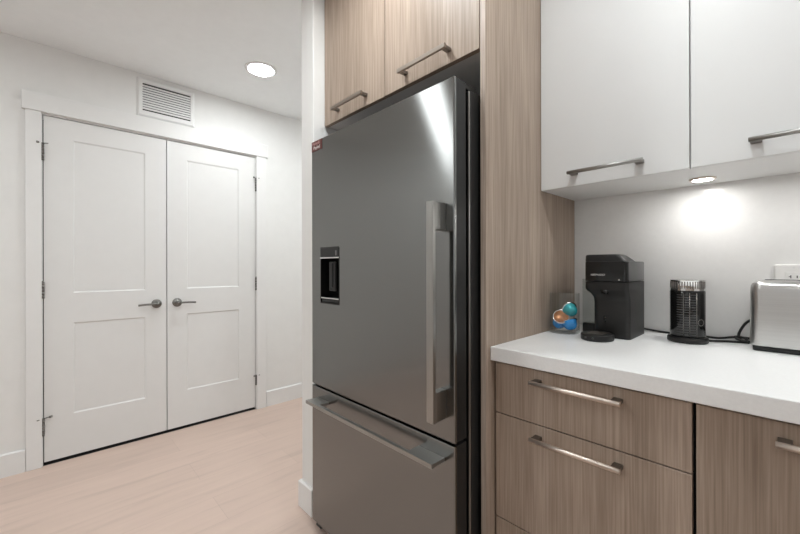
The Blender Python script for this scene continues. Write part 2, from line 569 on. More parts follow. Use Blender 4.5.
def door_handle(parent, y, z, dirn):
    x = XW - 0.003
    bm = new()
    lathe(bm, [(0.0, 0.0), (0.030, 0.0), (0.030, 0.006), (0.026, 0.010), (0.013, 0.012), (0.0115, 0.040), (0.012, 0.056), (0.0, 0.058)], (x, y, z), 32, 'X')
    h = obj('door_handle', bm, 'pewter', parent)
    bm = new()
    tube(bm, [(x + 0.048, y - dirn * 0.004, z), (x + 0.050, y + dirn * 0.03, z + 0.001), (x + 0.048, y + dirn * 0.07, z), (x + 0.043, y + dirn * 0.108, z - 0.003)], 0.0068, 12)
    obj('lever', bm, 'pewter', h)


def hinge(parent, y, z0, z1, stop, side):
    x = XW + 0.004
    bm = new()
    for k in range(5):
        a = z0 + (z1 - z0) * k / 5; b = z0 + (z1 - z0) * (k + 1) / 5
        cyl(bm, (x, y, a + 0.0006), (x, y, b - 0.0006), 0.0080, 14)
    cyl(bm, (x, y, z1), (x, y, z1 + 0.006), 0.0045, 12)
    h = obj('hinge', bm, 'pewter', parent)
    if stop:
        bm = new()
        zt = z1 + 0.004
        box(bm, (x - 0.006, y - 0.008, zt - 0.004), (x + 0.007, y + 0.008, zt + 0.002), 0.001, 1)
        d = side
        cyl(bm, (x, y, zt), (x + 0.012, y + d * (0.03 if d > 0 else 0.016), zt + (0.007 if d > 0 else 0.0)), 0.003, 10)
        cyl(bm, (x + 0.011, y + d * (0.027 if d > 0 else 0.015), zt + (0.0065 if d > 0 else 0.0)), (x + 0.015, y + d * (0.038 if d > 0 else 0.024), zt + (0.009 if d > 0 else 0.0)), 0.0062, 12)
        cyl(bm, (x, y, zt), (x + 0.016, y - d * 0.024, zt), 0.0028, 10)
        obj('hinge_stop', bm, 'pewter', h)


bm = panel_door(-0.0215, 0.5885, 0.019, 2.022, [(0.105, 0.4675, 0.991, 1.906), (0.105, 0.4675, 0.268, 0.813)])
d1 = struct('door_1', bm, 'door', 'left leaf of the white double closet doors', 'door')
bm = panel_door(0.5935, 1.2035, 0.019, 2.022, [(0.7145, 1.077, 0.991, 1.906), (0.7145, 1.077, 0.268, 0.813)])
d2 = struct('door_2', bm, 'door', 'right leaf of the white double closet doors', 'door')
door_handle(d1, 0.530, 0.897, -1)
door_handle(d2, 0.653, 0.897, 1)
for z, st in ((1.76, 1), (0.965, 0), (0.175, 1)):
    hinge(d1, -0.026, z, z + 0.095, st, 1 if z < 1 else -1)
    hinge(d2, 1.2085, z - (0.008 if z > 0.5 else -0.02), z + 0.095, st, -1)

# ------------------------------------------------------------------ return-air grille above the doors
g = thing('wall_vent', 'white louvred air vent grille above the closet doors', 'vent', (XW, 0.592, 2.276))
gy0, gy1, gz0, gz1 = 0.421, 0.764, 2.150, 2.402
iy0, iy1, iz0, iz1 = 0.452, 0.738, 2.186, 2.368
bm = new()
x0, xm = XW, XW + 0.011
o = [(gy0, gz0), (gy1, gz0), (gy1, gz1), (gy0, gz1)]
f2 = 0.010
m_ = [(gy0 + f2, gz0 + f2), (gy1 - f2, gz0 + f2), (gy1 - f2, gz1 - f2), (gy0 + f2, gz1 - f2)]
i_ = [(iy0, iz0), (iy1, iz0), (iy1, iz1), (iy0, iz1)]
loft(bm, [[(x0, y, z) for y, z in o], [(x0 + 0.004, y, z) for y, z in o], [(xm, y, z) for y, z in m_], [(xm, y, z) for y, z in i_], [(x0 + 0.001, y, z) for y, z in i_]], cap=False, smooth=False)
obj('frame', bm, 'trim', g)
bm = new(); box(bm, (XW + 0.0002, iy0, iz0), (XW + 0.0012, iy1, iz1))
obj('backing', bm, 'void', g)
bm = new()
n = 10
for k in range(n):
    z = iz0 + 0.008 + (iz1 - iz0 - 0.016) * (k + 0.5) / n
    ht = (iz1 - iz0 - 0.016) / n
    loft(bm, [[(XW + 0.010, y, z - ht * 0.47), (XW + 0.0105, y, z - ht * 0.38), (XW + 0.003, y, z + ht * 0.47), (XW + 0.0025, y, z + ht * 0.38)] for y in (iy0, iy1)], smooth=False)
obj('louvres', bm, 'trim', g)


# ------------------------------------------------------------------ ceiling lamps
def downlight(x, y, label, group=None):
    t = thing('recessed_ceiling_light', label, 'ceiling light', (x, y, CEIL), group)
    bm = new()
    lathe(bm, [(0.078, -0.002), (0.080, -0.006), (0.096, -0.004), (0.100, -0.0002)], (x, y, CEIL), 40)
    obj('trim_ring', bm, 'trim', t)
    bm = new()
    lathe(bm, [(0.0, -0.0035), (0.079, -0.003), (0.079, -0.0008), (0.0, -0.0008)], (x, y, CEIL), 40)
    obj('lens', bm, 'lamp', t)
    return t


downlight(-2.37, 1.005, 'glowing round recessed ceiling light near the closet doors')
for x, y, lb in ((-1.02, 0.55, 'added unseen ceiling light brightening the wood cabinet above the refrigerator'),  # unseen lamps added to brighten the cabinets, counter and room
                 (-0.15, 0.74, 'added unseen ceiling light brightening the white wall cabinets'),
                 (1.25, 0.70, 'added unseen ceiling light brightening the right end of the kitchen counter'),
                 (-1.9, -1.9, 'added unseen fill light in the open corner away from the counter'),
                 (-2.25, 2.35, 'added unseen fill light at the end of the passage'),
                 (0.2, -1.7, 'added unseen fill light towards the wall behind the camera')):
    downlight(x, y, lb)

# long ceiling lamp mirrored in the top corner of the refrigerator door
A = Vector((-1.55, 0.01, 0)); B = Vector((-2.87, -1.95, 0))
dv = (B - A).normalized(); nv = Vector((-dv.y, dv.x, 0))
t = thing('linear_ceiling_light', 'long linear ceiling light mirrored in the top corner of the refrigerator door', 'ceiling light', ((A + B) / 2).to_tuple()[:2] + (CEIL,))
def bar_outline(hw, ex):
    return [tuple((p + dv * e + nv * s)[:2]) for p, e, s in ((A, -ex, -hw), (B, ex, -hw), (B, ex, hw), (A, -ex, hw))]
bm = new(); prism(bm, bar_outline(0.095, 0.012), CEIL - 0.03, CEIL - 0.0005)
obj('housing', bm, 'trim', t)
bm = new(); prism(bm, bar_outline(0.083, 0.0), CEIL - 0.036, CEIL - 0.0302)
obj('diffuser', bm, 'lamp_linear', t)

# ------------------------------------------------------------------ cabinets
PX0, PX1, PY = -0.638, -0.619, 0.938
TOP = 2.405
bm = new()
box(bm, (PX0, PY, 0.0), (PX1, YB - 0.002, TOP), 0.0008, 1)
for f in bm.faces:
    f.material_index = 1 if f.normal.y < -0.9 else 0
tag(obj('end_panel', bm, ['wood', 'wood_edge']), 'tall wood grain side panel between refrigerator and counter', 'cabinet panel')


def bar_handle(parent, x0, x1, y_face, z, round_bar=True, m='nickel', m2='nickel_dark', out=0.030, inset=0.012, post_w=0.020):
    """horizontal pull in front of a face looking to -Y"""
    yb = y_face - out
    bm = new()
    if round_bar:
        cyl(bm, (x0, yb, z), (x1, yb, z), 0.0060, 20)
    else:
        box(bm, (x0, yb - 0.003, z - 0.007), (x1, yb + 0.007, z + 0.007), 0.0008, 1)
    hd = obj('handle', bm, m, parent)
    for x in (x0 + inset, x1 - inset):
        bm = new()
        box(bm, (x - post_w / 2, yb + 0.0005, z - 0.0052), (x + post_w / 2, y_face, z + 0.0052), 0.0008, 1)
        obj('handle_post', bm, m2, hd)


# cabinet over the refrigerator
CX0, CX1, CZ0, CYF = -1.500, -0.640, 1.800, 0.938
c = thing('over_fridge_cabinet', 'wood grain cabinet with two doors above the refrigerator', 'cabinet', ((CX0 + CX1) / 2, 1.26, CZ0))
bm = new(); box(bm, (CX0, CYF + 0.021, CZ0 + 0.003), (CX1, YB - 0.002, TOP), 0.0008, 1)
obj('body', bm, 'under', c)
seam = -1.071
for x0, x1 in ((CX0 + 0.0015, seam - 0.0012), (seam + 0.0012, CX1 - 0.0015)):
    bm = new(); box(bm, (x0, CYF, CZ0), (x1, CYF + 0.019, TOP), 0.0008, 1)
    dr = obj('door', bm, 'wood', c)
    xc = (x0 + x1) / 2
    bar_handle(dr, xc - 0.110, xc + 0.110, CYF, 1.842, False, 'bronze_nickel', 'nickel_dark', 0.034, 0.011, 0.018)

# base cabinets
BYF = 0.982
BT = 0.862
c = thing('drawer_cabinet', 'wood grain base cabinet with three drawers left of the gap under the counter', 'cabinet', (-0.378, 1.29, 0))
bm = new(); box(bm, (PX1 + 0.001, BYF + 0.021, 0.10), (-0.1395, YB - 0.002, BT - 0.0005))
obj('body', bm, 'void', c)
bm = new(); box(bm, (PX1 + 0.001, BYF + 0.06, 0.0), (-0.1395, BYF + 0.078, 0.10))
obj('toe_kick', bm, 'wood', c)
for z0, z1, hz in ((0.7065, 0.8555, 0.826), (0.393, 0.7035, 0.671), (0.105, 0.390, 0.357)):
    bm = new(); box(bm, (PX1 + 0.0045, BYF, z0), (-0.1425, BYF + 0.019, z1), 0.0008, 1)
    dr = obj('drawer_front', bm, 'wood', c)
    bar_handle(dr, -0.4915, -0.2695, BYF, hz)

c = thing('base_cabinet', 'wood grain base cabinet with one tall door at the right edge under the counter', 'cabinet', (0.093, 1.29, 0))
bm = new(); box(bm, (-0.1385, BYF + 0.021, 0.10), (0.324, YB - 0.002, BT - 0.0005))
obj('body', bm, 'void', c)
bm = new(); box(bm, (-0.1385, BYF + 0.06, 0.0), (0.324, BYF + 0.078, 0.10))
obj('toe_kick', bm, 'wood', c)
bm = new(); box(bm, (-0.1355, BYF, 0.105), (0.3215, BYF + 0.019, 0.8555), 0.0008, 1)
dr = obj('door', bm, 'wood', c)
bar_handle(dr, -0.0185, 0.2035, BYF, 0.822)

# countertop
CT = 0.905
bm = new(); box(bm, (PX1 + 0.0006, 0.9585, 0.864), (0.340, YB - 0.0008, CT), 0.0022, 2)
tag(obj('countertop', bm, 'quartz'), 'thick white quartz worktop over the base cabinets', 'countertop')

# white wall cabinet
WY, WZ = 1.289, 1.417
c = thing('wall_cabinet', 'glossy white wall cabinet with two doors above the counter', 'cabinet', (-0.19, 1.44, WZ))
bm = new(); box(bm, (PX1 + 0.0008, WY + 0.0205, WZ), (0.240, YB - 0.0008, TOP), 0.0006, 1)
obj('body', bm, 'cab_in', c)
for x0, x1 in ((PX1 + 0.0015, -0.1915), (-0.1875, 0.2395)):
    bm = new(); box(bm, (x0, WY, WZ - 0.0005), (x1, WY + 0.0185, TOP), 0.0010, 2)
    dr = obj('door', bm, 'cab_white', c)
    xc = (x0 + x1) / 2 - (0.0 if x0 < -0.3 else -0.012)
    bar_handle(dr, xc - 0.1085, xc + 0.1085, WY, 1.457, True, 'steel_bar', 'nickel_dark', 0.030, 0.013, 0.022)

for px, py, lb in ((-0.187, 1.478, 'small round lit puck light under the white wall cabinet, above the milk frother'),
                   (0.185, 1.478, 'added unseen puck light under the right end of the white wall cabinet')):  # second puck is unseen, added to brighten the counter side
    t = thing('puck_light', lb, 'lamp', (px, py, WZ))
    bm = new()
    lathe(bm, [(0.026, -0.0004), (0.026, -0.006), (0.030, -0.0065), (0.033, -0.004), (0.034, -0.0003)], (px, py, WZ), 36)
    obj('ring', bm, 'nickel', t)
    bm = new(); lathe(bm, [(0.0, -0.005), (0.0255, -0.0048), (0.0255, -0.0012), (0.0, -0.0012)], (px, py, WZ), 36)
    obj('lens', bm, 'lamp_puck', t)

# bulkhead closing the gap between cabinets and ceiling
bm = new()
box(bm, (-1.502, CYF + 0.02, TOP + 0.0005), (PX1, YB, CEIL)); box(bm, (PX1, WY + 0.01, TOP + 0.0005), (0.24, YB, CEIL))
struct('trim_2', bm, 'trim', 'white filler strip between cabinets and ceiling', 'trim')

# ------------------------------------------------------------------ refrigerator
FX0, FX1, FY = -1.431, -0.652, 0.830
FTOP, FSPL, FBOT = 1.684, 0.638, 0.048
fr = thing('refrigerator', 'dark stainless refrigerator with water dispenser and bottom freezer drawer', 'refrigerator', ((FX0 + FX1) / 2, 1.2, 0))
DT = 0.056
bm = new(); box(bm, (FX0 + 0.004, FY + 0.072, 0.045), (FX1 + 0.003, 1.53, FTOP - 0.018), 0.004, 2)
obj('body', bm, 'dark_body', fr)
bm = new(); box(bm, (FX1 - 0.004, FY + 0.066, 0.05), (FX1 + 0.003, FY + 0.0725, FTOP - 0.022), 0.001, 1)
obj('body_edge_trim', bm, 'steel_handle', fr)
bm = new()
box(bm, (FX1 - 0.05, FY + 0.03, FTOP - 0.0175), (FX1 - 0.002, FY + 0.11, FTOP - 0.0015), 0.003, 2)
cyl(bm, (FX1 - 0.018, FY + 0.04, FTOP - 0.003), (FX1 - 0.018, FY + 0.04, FTOP + 0.005), 0.008, 16)
obj('hinge_cover', bm, 'dark_body', fr)

# dispenser cut-out in the door front
DX0, DX1, DZ0, DZ1 = -1.362, -1.220, 0.992, 1.226


def front_skin(bm, x0, x1, z0, z1, y, depth, hole=None, r=0.004):
    """folded sheet front: face at y, returns going back, optional rectangular hole"""
    xs = [x0, x1] if not hole else [x0, hole[0], hole[1], x1]
    zs = [z0, z1] if not hole else [z0, hole[2], hole[3], z1]
    V = {}
    def v(x, yy, z):
        k = (round(x, 5), round(yy, 5), round(z, 5))
        if k not in V: V[k] = bm.verts.new((x, yy, z))
        return V[k]
    def pt(x, z):        # face points pulled in by the fold radius at the borders
        return (min(max(x, x0 + r), x1 - r), y, min(max(z, z0 + r), z1 - r))
    for a, b in zip(xs, xs[1:]):
        for c_, d in zip(zs, zs[1:]):
            if hole and abs(a - hole[0]) < 1e-6 and abs(c_ - hole[2]) < 1e-6:
                continue
            bm.faces.new([v(*pt(a, c_)), v(*pt(b, c_)), v(*pt(b, d)), v(*pt(a, d))])
    # rim
    def border():
        out = []
        for x in xs: out.append((x, z0))
        for z in zs[1:]: out.append((x1, z))
        for x in reversed(xs[:-1]): out.append((x, z1))
        for z in reversed(zs[1:-1]): out.append((x0, z))
        return out
    bd = border()
    rows = []
    for s, yy in ((0.29, y + r * 0.29), (0.0, y + r), (0.0, y + depth)):
        row = []
        for x, z in bd:
            q = pt(x, z)
            # blend from the pulled-in point out to the true border
            f = 1 - s
            xx = q[0] + (x - q[0]) * f if s else x
            zz = q[2] + (z - q[2]) * f if s else z
            row.append(bm.verts.new((xx, yy, zz)))
        rows.append(row)
    base = [v(*pt(x, z)) for x, z in bd]
    n = len(bd)
    for a, b in zip([base] + rows, rows):
        for k in range(n):
            try:
                bm.faces.new((a[k], a[(k + 1) % n], b[(k + 1) % n], b[k]))
            except ValueError:
                pass
    return bm


bm = new()
front_skin(bm, FX0, FX1, FSPL + 0.004, FTOP, FY, 0.010, (DX0, DX1, DZ0, DZ1), 0.0025)
dr = obj('door', bm, 'steel', fr)
bm = new()
# door core with a notch for the dispenser (four blocks round the hole)
yA, yB_ = FY + 0.0095, FY + DT
x0, x1, z0, z1 = FX0 + 0.001, FX1 - 0.001, FSPL + 0.005, FTOP - 0.001
hx0, hx1, hz0, hz1 = DX0 - 0.001, DX1 + 0.001, DZ0 - 0.001, DZ1 + 0.001
box(bm, (x0, yA, z0), (hx0, yB_, z1)); box(bm, (hx1, yA, z0), (x1, yB_, z1))
box(bm, (hx0, yA, z0), (hx1, yB_, hz0)); box(bm, (hx0, yA, hz1), (hx1, yB_, z1))
obj('door_liner', bm, 'dark_body', dr)

bm = new()
front_skin(bm, FX0, FX1, FBOT, FSPL - 0.004, FY, 0.010, None, 0.0025)
fz = obj('freezer_drawer', bm, 'steel', fr)
bm = new(); box(bm, (FX0 + 0.001, yA, FBOT + 0.001), (FX1 - 0.001, yB_, FSPL - 0.005))
obj('drawer_liner', bm, 'dark_body', fz)
bm = new(); box(bm, (FX0 + 0.02, FY + 0.055, 0.012), (FX1 - 0.02, FY + 0.075, 0.05))
obj('toe_grille', bm, 'black', fr)
for x in (FX0 + 0.05, FX1 - 0.05):
    bm = new(); lathe(bm, [(0.022, 0.0), (0.022, 0.008), (0.012, 0.011), (0.010, 0.046)], (x, FY + 0.095, 0.0005), 20)
    obj('foot', bm, 'black', fr)
bm = new()
cyl(bm, (FX0 + 0.03, FY + 0.02, 0.03), (FX0 + 0.03, FY + 0.02, FBOT), 0.010, 14)
box(bm, (FX0 + 0.012, FY + 0.01, 0.022), (FX0 + 0.05, FY + 0.075, 0.034), 0.002, 1)
obj('lower_hinge', bm, 'black', fr)

# upright door handle: flat blade on two solid end blocks
HX0, HX1 = -0.7065, -0.6930
hz0, hz1 = 0.706, 1.328
yo = FY - 0.058
bm = new()
blade = rrect(HX0, yo, HX1 + 0.012, yo + 0.013, (0.0012, 0.0012, 0.003, 0.0012), 3)
loft(bm, [[(x, y, z) for x, y in blade] for z in (hz0, hz0 + 0.002, hz1 - 0.002, hz1)], smooth=False)
hd = obj('handle', bm, 'steel_handle', dr)
for z0, z1 in ((hz0, hz0 + 0.085), (hz1 - 0.080, hz1)):
    bm = new(); box(bm, (HX0 + 0.0005, yo + 0.012, z0 + 0.0005), (HX1 + 0.011, FY + 0.0003, z1 - 0.0005), 0.002, 2)
    obj('handle_post', bm, 'steel_handle', hd)
# freezer handle: the same blade laid flat
bx0, bx1 = -1.384, -0.688
bm = new()
bz = 0.577
pr = [(yo, bz), (yo + 0.013, bz - 0.001), (yo + 0.013, bz + 0.0225), (yo, bz + 0.0145)]
pr = [(FY - 0.058, 0.578), (FY - 0.006, 0.581), (FY - 0.006, 0.595), (FY - 0.058, 0.591)]
loft(bm, [[(x, FY - 0.058, 0.579), (x, FY - 0.044, 0.579), (x, FY - 0.044, 0.592), (x, FY - 0.058, 0.592)] for x in (bx0, bx1)], smooth=False)
hd = obj('handle', bm, 'steel_bar', fz)
for x0, x1 in ((bx0, bx0 + 0.085), (bx1 - 0.105, bx1)):
    bm = new(); box(bm, (x0 + 0.0005, FY - 0.045, 0.5795), (x1 - 0.0005, FY + 0.0003, 0.5915), 0.001, 1)
    obj('handle_post', bm, 'steel_bar', hd)

# water dispenser
wd_bm = new()
# recess tub: back, sides, bottom, open to the front
yr = FY + 0.05
tx0, tx1, tz0, tz1 = DX0 + 0.0005, DX1 - 0.0005, DZ0 + 0.0005, DZ1 - 0.0005
outer = rrect(tx0, tz0, tx1, tz1, (0.006,) * 4, 4)
inner = rrect(tx0 + 0.004, tz0 + 0.004, tx1 - 0.004, tz1 - 0.004, (0.005,) * 4, 4)
loft(wd_bm, [[(x, FY - 0.0005, z) for x, z in outer], [(x, FY - 0.0005, z) for x, z in inner], [(x, yr, z) for x, z in inner]], cap=False, smooth=False)
wd_bm.faces.new([wd_bm.verts.new((x, yr, z)) for x, z in inner])
wd = obj('water_dispenser', wd_bm, 'black_gloss', fr)
bm = new(); box(bm, (tx0 + 0.003, FY - 0.002, 1.184), (tx1 - 0.003, FY + 0.03, tz1 - 0.003), 0.002, 2)
obj('control_panel', bm, 'black', wd)
bm = new(); box(bm, (tx0 + 0.002, FY - 0.003, 1.179), (tx1 - 0.002, FY + 0.02, 1.184), 0.0006, 1)
obj('panel_trim', bm, 'chrome', wd)
bm = new()
box(bm, (-1.247, FY - 0.0026, 1.19), (-1.238, FY - 0.0018, 1.21), 0.0003, 1)
obj('status_window', bm, 'letter_grey', wd)
bm = new()
box(bm, (-1.315, FY + 0.012, 1.045), (-1.268, FY + 0.02, 1.165), 0.003, 2)
box(bm, (-1.2985, FY + 0.008, 1.06), (-1.2845, FY + 0.013, 1.16), 0.003, 2)
obj('paddle', bm, 'black', wd)
bm = new()
prism(bm, rrect(tx0 + 0.006, FY + 0.002, tx1 - 0.006, FY + 0.048, (0.004,) * 4, 3), 0.997, 1.014)
obj('drip_tray', bm, 'black', wd)
bm = new(); box(bm, (tx0 + 0.006, FY - 0.001, 1.013), (tx1 - 0.006, FY + 0.003, 1.0175), 0.0006, 1)
obj('tray_lip', bm, 'chrome', wd)

# badge with two lines of writing
bm = new(); box(bm, (-1.4275, FY - 0.0022, 1.640), (-1.347, FY + 0.0002, 1.6825), 0.0008, 1)
bd = obj('badge', bm, 'maroon', fr)
lettering('badge_lettering', 'Fisher&', 0.019, Matrix.Translation((-1.391, FY - 0.0025, 1.671)) @ FACE_Y, 'letter_pink', bd)
lettering('badge_lettering', 'Paykel', 0.020, Matrix.Translation((-1.386, FY - 0.0025, 1.653)) @ FACE_Y, 'letter', bd)

# ------------------------------------------------------------------ coffee machine
MX0, MX1 = -0.4935, -0.3590
MYB = 1.553
cm = thing('coffee_machine', 'black capsule coffee machine on the white counter', 'coffee machine', (-0.425, 1.45, CT))
def ml(x0, y0, x1, y1, rf, rb=0.012):
    return rrect(x0, y0, x1, y1, (rf, rf * 0.75, rb, rb), 6)
bm = new()
lv = [(-0.468, 1.372, 0.9058, 0.016), (-0.470, 1.371, 0.909, 0.018), (-0.470, 1.371, 1.020, 0.018), (-0.472, 1.370, 1.038, 0.018), (-0.480, 1.364, 1.052, 0.018), (-0.490, 1.357, 1.062, 0.018), (MX0, 1.355, 1.068, 0.018), (MX0, 1.355, 1.0915, 0.018)]
loft(bm, [[(x, y, z) for x, y in ml(a, b, MX1, MYB, r)] for a, b, z, r in lv])
obj('body', bm, 'black_matte', cm, 45)
bm = new()
lv = [(0.001, 1.0935), (0.0, 1.0945), (0.0, 1.1575), (0.002, 1.160)]
loft(bm, [[(x, y, z) for x, y in ml(MX0 + d, 1.354 + d, MX1 - d, MYB - d, 0.018)] for d, z in lv])
hd = obj('brew_head', bm, 'black_gloss', cm, 45)
lettering('lettering', 'NESPRESSO', 0.0084, Matrix.Translation((-0.4485, 1.3537, 1.1155)) @ FACE_Y, 'letter', hd, 0.0002, 1.05)
bm = new()
lathe(bm, [(0.0, -0.0012), (0.0026, -0.001), (0.0028, 0.0)], (-0.385, 1.3542, 1.1005), 16, 'Y')
obj('button', bm, 'chrome', hd)
bm = new()
lv = [(-0.4925, 1.3575, -0.368, 1.500, 1.1602), (-0.4920, 1.3575, -0.374, 1.480, 1.169), (-0.4917, 1.358, -0.384, 1.460, 1.180), (-0.489, 1.361, -0.389, 1.452, 1.1835), (-0.48, 1.37, -0.398, 1.442, 1.1842)]
loft(bm, [[(x, y, z) for x, y in rrect(a, b, c_, d, (0.012, 0.012, 0.03, 0.03), 6)] for a, b, c_, d, z in lv])
obj('lid_lever', bm, 'black', cm, 45)
bm = new(); cyl(bm, (-0.43, 1.3635, 1.052), (-0.43, 1.3635, 1.066), 0.010, 20, 0.014)
obj('coffee_spout', bm, 'black_gloss', cm)
bm = new()
bmesh.ops.create_uvsphere(bm, u_segments=14, v_segments=10, radius=0.5, matrix=Matrix.Translation((-0.432, 1.371, 0.968)) @ Matrix.Diagonal((0.008, 0.003, 0.022, 1)))
obj('cup_stop', bm, 'black_gloss', cm, 60)
# cup support in front
bm = new()
ell = [(-0.438 + 0.048 * math.cos(a) * 1.0, 1.316 + 0.054 * math.sin(a)) for a in [2 * PI * k / 40 for k in range(40)]]
prism(bm, ell, 0.9056, 0.9255, edge=0.003)
cs = obj('cup_support', bm, 'black', cm, 50)
bm = new()
for k in range(5):
    y = 1.291 + k * 0.011
    box(bm, (-0.462, y, 0.9254), (-0.414, y + 0.004, 0.9268), 0.0005, 1)
obj('drip_grid', bm, 'nickel_dark', cs)
lettering('lettering', 'VERTUO', 0.008, Matrix.Translation((-0.445, 1.2635, 0.916)) @ Matrix.Rotation(math.radians(-8), 4, 'Z') @ FACE_Y, 'letter_grey', cs, 0.0002)
# clear water tank on the left flank
bm = new()
oo = rrect(-0.533, 1.440, -0.4745, 1.545, (0.012, 0.002, 0.002, 0.012), 5)
loft(bm, [[(x, y, z) for x, y in oo] for z in (0.908, 1.098)])
tk = obj('water_tank', bm, 'tank', cm, 45)
bm = new(); box(bm, (-0.525, 1.425, 0.9062), (-0.471, 1.438, 0.94), 0.004, 2)
obj('tank_dock', bm, 'black', cm)
# ------------------------------------------------------------------ glass with capsules
GX, GY, GR = -0.5625, 1.354, 0.0500
gl = thing('glass_tumbler', 'clear glass tumbler holding coffee capsules beside the coffee machine', 'glass', (GX, GY, CT))
bm = new()
lathe(bm, [(0.0, 0.0006), (GR - 0.003, 0.0006), (GR - 0.0005, 0.003), (GR, 0.010), (GR, 0.142), (GR - 0.0008, 0.143), (GR - 0.0015, 0.142), (GR - 0.0015, 0.014), (GR - 0.006, 0.0105), (0.0, 0.0105)], (GX, GY, CT), 48)
obj('vessel', bm, 'glass', gl)


def capsule(loc, axis, m, label, lid=None):
    """dome-shaped coffee capsule; its flat foil lid looks along the axis"""
    bm = new()
    R = 0.0255
    prof = [(0.0, -0.026), (0.008, -0.0255), (0.014, -0.0225), (0.0190, -0.015), (0.0218, -0.004), (0.0222, 0.0), (R, 0.0), (R, 0.0012), (0.0232, 0.0016), (0.0222, 0.0009), (0.0, 0.0009)]
    lathe(bm, prof, (0, 0, 0), 32)
    for f in bm.faces:
        c_ = f.calc_center_median()
        f.material_index = 1 if (c_.z > -0.001 and math.hypot(c_.x, c_.y) > 0.0215) else 0
    bmesh.ops.scale(bm, vec=(1.12, 1.12, 1.12), verts=bm.verts)
    q = Vector((0, 0, 1)).rotation_difference(Vector(axis).normalized()).to_matrix().to_4x4()
    bmesh.ops.transform(bm, matrix=q, verts=bm.verts)
    o = obj('coffee_capsule', bm, [m, 'foil_rim'])
    o.location = loc
    return tag(o, label, 'coffee capsule', 'coffee capsules in the glass tumbler')


capsule((GX - 0.0135, GY - 0.001, CT + 0.0412), (0.52, 0.10, 0.85), 'foil_blue', 'blue foil coffee capsule at the lower left of the glass tumbler')
capsule((GX + 0.0180, GY - 0.003, CT + 0.0405), (-0.48, 0.25, 0.85), 'foil_blue', 'blue foil coffee capsule at the lower right of the glass tumbler')
capsule((GX - 0.004, GY - 0.019, CT + 0.0590), (0.28, -0.78, 0.55), 'foil_copper', 'copper brown foil coffee capsule in the middle of the glass tumbler')
capsule((GX + 0.0130, GY + 0.010, CT + 0.0840), (-0.62, 0.45, 0.30), 'foil_teal', 'teal foil coffee capsule highest in the glass tumbler')

# ------------------------------------------------------------------ milk frother
AX, AY = -0.228, 1.487
mf = thing('milk_frother', 'black cylindrical milk frother with clear ribbed lid on the counter', 'milk frother', (AX, AY, CT))
bm = new()
lathe(bm, [(0.0, 0.0006), (0.050, 0.0006), (0.0525, 0.003), (0.0530, 0.013), (0.0505, 0.0175), (0.0, 0.0175)], (AX, AY, CT), 48)
obj('base', bm, 'black_matte', mf, 50)
bm = new()
lathe(bm, [(0.0, 0.018), (0.0440, 0.018), (0.0452, 0.020), (0.0452, 0.160), (0.0440, 0.1625), (0.0, 0.1625)], (AX, AY, CT), 64)
bd = obj('body', bm, 'black_gloss', mf, 50)
# grid of fine grey lines laid over the front
va = math.atan2(-AY, -AX)             # direction from frother to the room
bm = new()
for k in range(17):
    z = 0.026 + k * 0.0077
    lathe(bm, [(0.0451, z), (0.0457, z + 0.0004), (0.0457, z + 0.0012), (0.0451, z + 0.0016)], (AX, AY, CT), 20, a0=va - 0.62, a1=va + 0.55)
obj('line_grid', bm, 'grid_line', bd)
bm = new()
for da in (-0.22, 0.12, 0.52):
    a = va + da
    cyl(bm, (AX + 0.0452 * math.cos(a), AY + 0.0452 * math.sin(a), CT + 0.022), (AX + 0.0452 * math.cos(a), AY + 0.0452 * math.sin(a), CT + 0.156), 0.0009, 8)
obj('upright_lines', bm, 'nickel_dark', bd)
ba = va + 0.80
bm = new()
bc = Vector((AX + 0.0455 * math.cos(ba), AY + 0.0455 * math.sin(ba), CT + 0.066))
rad = Vector((math.cos(ba), math.sin(ba), 0)); tan = Vector((-rad.y, rad.x, 0))
ring = [bc + tan * 0.0095 * math.cos(a) + Vector((0, 0, 0.0095)) * math.sin(a) + rad * (0.0004 - 0.5 * (0.0095 * math.cos(a)) ** 2 / 0.0452) for a in [2 * PI * k / 28 for k in range(29)]]
tube(bm, ring, 0.0009, 8, sub=2)
obj('power_button', bm, 'nickel_dark', bd)
bm = new()
lathe(bm, [(0.0, 0.163), (0.0452, 0.163), (0.0452, 0.169), (0.0430, 0.170), (0.0430, 0.190), (0.0458, 0.193), (0.0458, 0.1955), (0.0430, 0.1965), (0.0, 0.1965)], (AX, AY, CT), 64)
ld = obj('lid', bm, 'chrome', mf, 50)
bm = new()
for k in range(40):
    a = 2 * PI * k / 40
    cyl(bm, (AX + 0.0430 * math.cos(a), AY + 0.0430 * math.sin(a), CT + 0.1705), (AX + 0.0430 * math.cos(a), AY + 0.0430 * math.sin(a), CT + 0.1905), 0.0016, 6)
obj('lid_ribs', bm, 'nickel_dark', ld)
# ------------------------------------------------------------------ toaster
TX0, TX1, TY0, TY1 = -0.080, 0.270, 1.446, 1.575
to = thing('toaster', 'brushed steel toaster at the right end of the counter', 'toaster', ((TX0 + TX1) / 2, (TY0 + TY1) / 2, CT))
bm = new()
